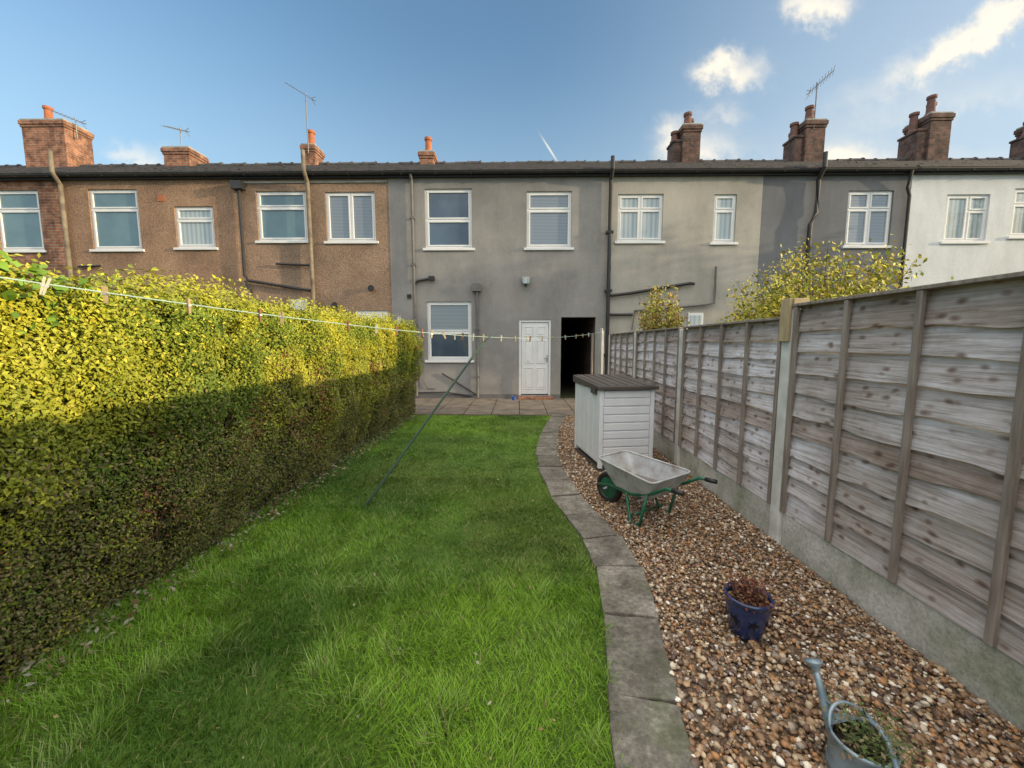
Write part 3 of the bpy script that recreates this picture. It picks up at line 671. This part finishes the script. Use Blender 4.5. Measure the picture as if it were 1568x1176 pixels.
# ---------------------------------------------------------------- bushes behind fence, and unseen tree added to dapple the walls
def bush(name,base,top,rad,nbr,nl,pal,lsz,sp=.1,tr=.05,lo=.15,hi=.42):
    e=empty(name); g=B(); bm_=simple(name+'_bark',(.16,.13,.08),(.09,.07,.05),.9,12,0); P=[]
    base=Vector(base)
    g.tube([base,base+Vector((.03,0,top*.25)),base+Vector((0,.03,top*hi))],tr,bm_,7,tr*.6)
    for i in range(nbr):
        a=random.uniform(0,6.283); rr=rad*random.uniform(.1,1)**.6; h=top*(1-.30*(rr/rad)**2)*random.uniform(.76,1.04)
        s=base+Vector((0,0,top*random.uniform(lo,hi))); t=base+Vector((math.cos(a)*rr,math.sin(a)*rr,h))
        mid=s.lerp(t,.5)+Vector((math.cos(a),math.sin(a),0))*rr*.15
        pts=[s,s.lerp(mid,.6),mid,mid.lerp(t,.5)+Vector((0,0,.05)),t]; g.tube(pts,tr*.22,bm_,5,.0025,False)
        for k in range(nl):
            u=.3+.7*random.random()**.75; q=mid.lerp(t,(u-.5)/.5) if u>.5 else s.lerp(mid,u*2)
            P.append(q+Vector((random.gauss(0,sp),random.gauss(0,sp),random.gauss(0,sp*.8))))
    g.done('branches',e); P=np.array([p[:] for p in P]); n=len(P)
    C=np.array(pal)[rng.choice(len(pal),n)]*rng.uniform(.7,1.3,(n,1))
    leaves(P,np.tile(np.array([.4,-.5,.5]),(n,1)),lsz*rng.uniform(.6,1.3,n),C,'leaves',lm,e,.36)
bush('golden_shrub',(4.85,6.6,0),3.12,1.5,150,120,[(.40,.39,.04),(.52,.46,.05),(.24,.28,.04),(.50,.38,.08)],.055)
bush('small_garden_tree',(2.95,8.3,0),2.80,.50,40,95,[(.32,.35,.05),(.44,.38,.07),(.38,.22,.06)],.06,.08)
bush('unseen_dapple_tree',(15.2,8.3,0),6.6,1.7,80,55,[(.30,.28,.04),(.20,.22,.04),(.36,.26,.06)],.10,.16,.11,.35,.7)

# ---------------------------------------------------------------- storage box
sb=empty('garden_storage_box',(.95,4.62,.0),R(8.5)); SW,SD_,SH=.68,1.0,1.0
PL=simple('grey_plastic',(.78,.80,.83),(.70,.72,.76),.45,4,.1,.002); LD=simple('brown_plastic_lid',(.085,.07,.062),(.06,.05,.045),.5,6,.2,.003)
g=B(); g.box(.02,SW-.02,.02,SD_-.02,.10,SH-.003,PL); n=9; h=(SH-.12)/n
for k in range(n):
    z0=.12+k*h; g.box(.055,SW-.055,.004,.03,z0+.005,z0+h-.008,PL)
    g.box(SW-.03,SW-.004,.055,SD_-.055,z0+.004,z0+h-.006,PL)
for k in range(5):
    ya=.06+k*(SD_-.12)/5; g.box(.004,.03,ya+.006,ya+(SD_-.12)/5-.006,.12,SH-.01,PL)
for (xa,ya) in ((0,0),(SW-.05,0),(0,SD_-.05),(SW-.05,SD_-.05)): g.box(xa,xa+.05,ya,ya+.05,.06,SH,PL)
g.done('body',sb,bevel=.006)
g=B(); g.box(.01,SW-.01,.01,SD_-.01,0,.058,LD); g.done('base',sb,bevel=.006)
g=B(); vs=[(-.03,-.04,SH+.003),(SW+.03,-.04,SH+.003),(SW+.03,SD_+.02,SH+.003),(-.03,SD_+.02,SH+.003),(-.03,-.04,SH+.045),(SW+.03,-.04,SH+.045),(SW+.03,SD_+.02,SH+.10),(-.03,SD_+.02,SH+.10)]
g.add(vs,[(0,3,2,1),(4,5,6,7),(0,1,5,4),(1,2,6,5),(2,3,7,6),(3,0,4,7)],LD)
for k in range(6):
    xa=.01+k*.111; g.add([(xa,-.02,SH+.0475),(xa+.092,-.02,SH+.0475),(xa+.092,SD_,SH+.1005),(xa,SD_,SH+.1005),(xa,-.02,SH+.054),(xa+.092,-.02,SH+.054),(xa+.092,SD_,SH+.107),(xa,SD_,SH+.107)],[(4,5,6,7),(0,1,5,4),(1,2,6,5),(2,3,7,6),(3,0,4,7)],LD)
g.box(-.028,.0,.10,.26,SH-.06,SH+.002,LD)
g.done('lid',sb,bevel=.006)

# ---------------------------------------------------------------- wheelbarrow  (local x = towards handles)
wb=empty('wheelbarrow',(1.10,3.47,0),math.atan2(-.82,.57)); wb.scale=(.92,.92,.94)
GR=simple('green_painted_steel',(.02,.14,.075),(.015,.09,.05),.4,8,0)
m,nt,b=newmat('galvanised_tray'); v=coords(nt); n_=noise(nt,v,6,6,.65)
nt.links.new(ramp(nt,n_,[(.3,(.26,.22,.19)),(.45,(.40,.40,.40)),(.7,(.54,.57,.60))]),b.inputs['Base Color']); b.inputs['Metallic'].default_value=.15; b.inputs['Roughness'].default_value=.55; TR=m
g=B(); zr=.47
rim=[(-.38,-.22,zr+.05),(.34,-.30,zr),(.34,.30,zr),(-.38,.22,zr+.05)]; flo=[(-.22,-.16,.28),(.24,-.21,.28),(.24,.21,.28),(-.22,.16,.28)]
def rounded(q,r,n=4):
    out=[]
    for i in range(4):
        p=Vector(q[i]); a=Vector(q[i-1]); c=Vector(q[(i+1)%4]); s=p+(a-p).normalized()*r; e_=p+(c-p).normalized()*r
        for k in range(n+1):
            t=k/n; out.append((s*(1-t)**2+p*2*t*(1-t)+e_*t*t))
    return out
r1=rounded(rim,.07); r0=rounded(flo,.06); rm=[(a*.45+b_*.55)+Vector((0,0,-.01)) for a,b_ in zip(r1,r0)]; N_=len(r1)
vs=r1+rm+r0; fs=[]
for L in range(2):
    for k in range(N_): fs.append((L*N_+k,L*N_+(k+1)%N_,(L+1)*N_+(k+1)%N_,(L+1)*N_+k))
fs.append(tuple(2*N_+k for k in range(N_)))
g.add(vs,fs,TR); o=g.done('tray',wb,smooth=False); sm=o.modifiers.new('s','SOLIDIFY'); sm.thickness=.006; sm.offset=0
g=B(); g.tube(r1+[r1[0]],.010,TR,8,cap=False); g.done('tray_rim',wb,smooth=True)
wt=simple('rain_water',(.20,.17,.145),(.12,.10,.085),.05,3,0); g=B(); rw=[a*.3+b_*.7 for a,b_ in zip(rm,r0)]; g.add([Vector((p.x,p.y,.322)) for p in rw],[tuple(range(N_))],wt); g.done('rain_water',wb)
g=B()
for s in (-1,1):
    g.tube([(-.50,s*.06,.18),(-.30,s*.12,.24),(.05,s*.19,.265),(.30,s*.23,.36),(.44,s*.245,.45),(.58,s*.245,.46)],.015,GR,8)
    g.tube([(-.02,s*.19,.265),(.06,s*.22,.02),(.16,s*.22,.008),(.24,s*.225,.33)],.014,GR,8)
g.tube([(.10,-.22,.10),(.10,.22,.10)],.010,GR,6); g.tube([(.12,-.205,.265),(.12,.205,.265)],.012,GR,6); g.tube([(-.15,-.17,.255),(-.15,.17,.255)],.012,GR,6)
g.done('frame',wb,smooth=True)
g=B()
for s in (-1,1): g.tube([(.50,s*.245,.455),(.60,s*.245,.46)],.020,K,10)
g.done('handle_grips',wb,smooth=True)
g=B(); Mx=Matrix.Translation((-.40,0,.165))@Matrix.Rotation(R(90),4,'X')
g.lathe([(.11,-.03),(.150,-.035),(.165,0),(.150,.035),(.11,.03),(.11,-.03)],K,28,M4=Mx); g.lathe([(.11,-.025),(.03,-.04),(.0,-.04)],GR,20,M4=Mx); g.lathe([(.11,.025),(.03,.04),(.0,.04)],GR,20,M4=Mx)
g.tube([(-.40,-.09,.165),(-.40,.09,.165)],.012,M['metal'],8); g.done('wheel',wb,smooth=True)

# ---------------------------------------------------------------- blue pot
m,nt,b=newmat('blue_glaze'); v=coords(nt)
nt.links.new(ramp(nt,noise(nt,v,14,4),[(.35,(.012,.022,.075)),(.65,(.022,.042,.13))]),b.inputs['Base Color']); b.inputs['Roughness'].default_value=.22; b.inputs['Coat Weight'].default_value=.4
bp=empty('blue_plant_pot',(1.205,1.98,.02)); bp.scale=(.96,.96,.93); g=B()
g.lathe([(.0,.0),(.068,.0),(.076,.012),(.092,.08),(.108,.16),(.112,.195),(.108,.21),(.118,.215),(.122,.232),(.116,.242),(.104,.238),(.100,.215),(.096,.20)],m,40)
dk=simple('dark_blue_glaze',(.004,.006,.02),(.003,.004,.015),.3,6,0)
for k in range(7):
    a0=2*math.pi*k/7; zc=.12
    for j in range(5):
        vs=[]
        for (rr,da) in ((.036,0),(.013,.63),(0,0),(.013,-.63)):
            th=2*math.pi*j/5+da+.3; u=rr*math.sin(th); z=zc+rr*math.cos(th); rad=.1005+(z-.12)*.2+.0028
            vs.append((rad*math.cos(a0+u/.1),rad*math.sin(a0+u/.1),z))
        g.add(vs,[(0,1,2,3)],dk)
g.done('pot',bp,smooth=True)
soil=simple('potting_soil',(.07,.045,.03),(.04,.025,.015),1,20,1,.02); g=B(); g.lathe([(.0,.212),(.05,.215),(.099,.205)],soil,24)
g.done('soil',bp)
g=B(); dt=simple('dead_stem',(.22,.095,.06),(.13,.055,.04),.8,20,0)
for i in range(46):
    a=random.uniform(0,6.28); r_=random.uniform(0,.07); p=Vector((r_*math.cos(a),r_*math.sin(a),.21)); d=Vector((random.gauss(0,.045),random.gauss(0,.045),random.uniform(.05,.15)))
    g.tube([p,p+d*.6,p+d+Vector((random.gauss(0,.015),random.gauss(0,.015),0))],.003,dt,4,.0012,False)
g.done('dead_plant',bp)
n=420; P=np.c_[rng.normal(0,.05,n),rng.normal(0,.05,n),.215+rng.random(n)**1.6*.12]
leaves(P,np.tile(np.array([0,0,1.]),(n,1)),.022*rng.uniform(.5,1.3,n),np.array([(.18,.06,.035),(.12,.045,.03),(.24,.13,.06)])[rng.choice(3,n)],'dead_leaves',lm,bp)

# ---------------------------------------------------------------- watering can
wc=empty('watering_can',(1.20,1.27,.0)); wc.scale=(.93,.93,.85)
m,nt,b=newmat('weathered_zinc'); v=coords(nt); n_=noise(nt,v,9,6,.65)
nt.links.new(ramp(nt,n_,[(.3,(.13,.18,.22)),(.5,(.25,.33,.39)),(.7,(.42,.50,.56))]),b.inputs['Base Color']); b.inputs['Metallic'].default_value=.35; b.inputs['Roughness'].default_value=.42; bump(nt,b,n_,.2,.004); ZN=m
g=B(); g.lathe([(.0,0),(.098,0),(.102,.01),(.100,.02),(.100,.06),(.103,.065),(.100,.07),(.100,.20),(.104,.205),(.104,.215),(.098,.22),(.094,.205),(.094,.06),(.0,.055)],ZN,36)
vs=[];K_=14
for k in range(K_+1):
    a=R(20)+R(140)*k/K_; vs.append((.100*math.cos(a),.100*math.sin(a),.217))
cv_=[(.100*math.cos(R(20)),.034,.235),(0,.034,.262),(-.100*math.cos(R(20)),.034,.235)]
vs+=cv_+[(0,.07,.245)]; c_=len(vs)-1
fs=[(k,k+1,c_) for k in range(K_)]+[(K_,K_+3,c_),(K_+3,K_+2,c_),(K_+2,K_+1,c_),(K_+1,0,c_)]
g.add(vs,fs,ZN); g.done('body',wc,smooth=True)
g=B(); g.tube([(-.01,.085,.05),(-.02,.115,.12),(-.027,.16,.22),(-.03,.19,.29),(-.032,.205,.32)],.024,ZN,14,.010); 
d=(Vector((-.032,.205,.32))-Vector((-.03,.19,.29))).normalized(); Mx=Matrix.Translation((-.032,.205,.32))@d.to_track_quat('Z','Y').to_matrix().to_4x4()
g.lathe([(.012,-.005),(.018,.01),(.034,.03),(.035,.037),(.0,.043)],ZN,20,M4=Mx)
g.tube([(-.0,.06,.235),(-.015,.11,.225),(-.027,.16,.225)],.006,ZN,6); g.done('spout',wc,smooth=True)
g=B(); pts=[]
for k in range(15):
    t=k/14; a=math.pi*t; pts.append((0.02,.05-.20*t,.235+.085*math.sin(a)*(1-.25*t)-.10*t**3))
g.tube(pts,.010,ZN,10); 
g.tube([(.1*math.cos(R(a)),.1*math.sin(R(a)),.215+.055*math.sin(R((a-20)/140*180))) for a in range(20,161,10)],.007,ZN,8)
g.done('handle',wc,smooth=True)
g=B(); g.lathe([(.0,.20),(.093,.19)],soil,24); g.done('soil',wc)
g=B()
wg=simple('weed_stem',(.14,.18,.06),(.09,.11,.04),.7,20,0)
for i in range(60):
    a=random.uniform(0,6.28); r_=random.uniform(0,.08); p=Vector((r_*math.cos(a),r_*math.sin(a)-.01,.19)); d=Vector((random.gauss(.02,.05),random.gauss(-.01,.05),random.uniform(.03,.13)))
    g.tube([p,p+d*.6,p+d+Vector((random.gauss(0,.02),random.gauss(0,.02),-.01))],.002,wg,4,.001,False)
g.done('weed_stems',wc)
n=700; P=np.c_[rng.normal(.02,.06,n),rng.normal(-.02,.055,n),.195+rng.random(n)**1.6*.12]
leaves(P,np.tile(np.array([0,0,1.]),(n,1)),.017*rng.uniform(.5,1.3,n),np.array([(.10,.15,.04),(.18,.17,.07),(.2,.14,.08),(.06,.09,.03)])[rng.choice(4,n)],'weeds',lm,wc)

# ---------------------------------------------------------------- clothes line, pegs, prop
cl_=empty('clothes_line'); A=Vector((-2.5,.85,1.90)); E=Vector((1.88,9.12,1.80))
rope=simple('pale_green_plastic_rope',(.42,.55,.48),(.32,.44,.38),.5,20,0)
def lp(t):
    p=A.lerp(E,t); p.z-=.29*4*t*(1-t)*.80; return p
g=B(); g.tube([lp(i/60) for i in range(61)],.0036,rope,6); g.done('rope',cl_,smooth=True)
pg=[simple('wood_peg',(.50,.38,.20),(.38,.27,.14),.7,9,0),simple('brown_peg',(.30,.13,.06),(.2,.09,.05),.7,9,0),simple('pale_peg',(.56,.52,.38),(.44,.42,.3),.6,9,0)]
g=B(); ts=[.105,.125,.16,.2,.215,.27,.30,.325,.36,.375,.395,.415,.43,.452,.475,.52,.56,.60,.61,.655,.70,.76,.82,.86,.9]
for t in ts:
    p=lp(t); mt=random.choice(pg); a=random.uniform(-.35,.35)
    Mx=Matrix.Translation(p)@Matrix.Rotation(random.uniform(0,3.1),4,'Z')@Matrix.Rotation(a,4,'Y')
    for s in (-1,1):
        Mb=Mx@Matrix.Rotation(s*.07,4,'Y'); g.box(s*.006-.0045,s*.006+.0045,-.006,.006,-.05,.03,mt,Mb)
    g.box(-.013,.013,-.007,.007,-.012,-.004,M['metal'],Mx)
g.done('pegs',cl_,bevel=0)
pr=empty('clothes_prop'); pm_=simple('dark_green_pole',(.03,.08,.05),(.02,.05,.035),.5,8,0)
tt=(4.85+0-.85)/(9.12-.85); T=lp(tt); g=B(); Bz=Vector((-1.46,3.63,.0)); g.tube([Bz,T-(T-Bz).normalized()*.05],.013,pm_,8)
d=(T-Bz).normalized(); s=d.cross(Vector((0,1,0))).normalized(); q=T-d*.05
for sg in (-1,1): g.tube([q,q+d*.03+s*sg*.02,q+d*.085+s*sg*.028],.007,pm_,6)
g.tube([q-d*.02,q+d*.0],.02,K,8); g.done('pole',pr)

# gate posts near the passage
gp=empty('metal_gate_posts')
for i,(x,y,h,mt) in enumerate([(1.88,9.15,1.86,M['metal']),(1.98,9.5,1.82,M['metal']),(1.93,10.5,1.75,M['batten'])]):
    g=B(); g.tube([(x,y,0),(x,y,h)],.03,mt,12); g.lathe([(.036,h-.02),(.036,h+.01),(.0,h+.025)],mt,12,(x,y,0)); g.done('post_%d'%i,gp)
g=B(); g.lathe([(.0,.03),(.05,.03),(.065,.13),(.07,.135),(.06,.13),(.05,.05)],simple('blue_plastic',(.05,.13,.42),(.04,.1,.32),.4,5,0),20,(-.12,10.5,0)); g.done('blue_tub')
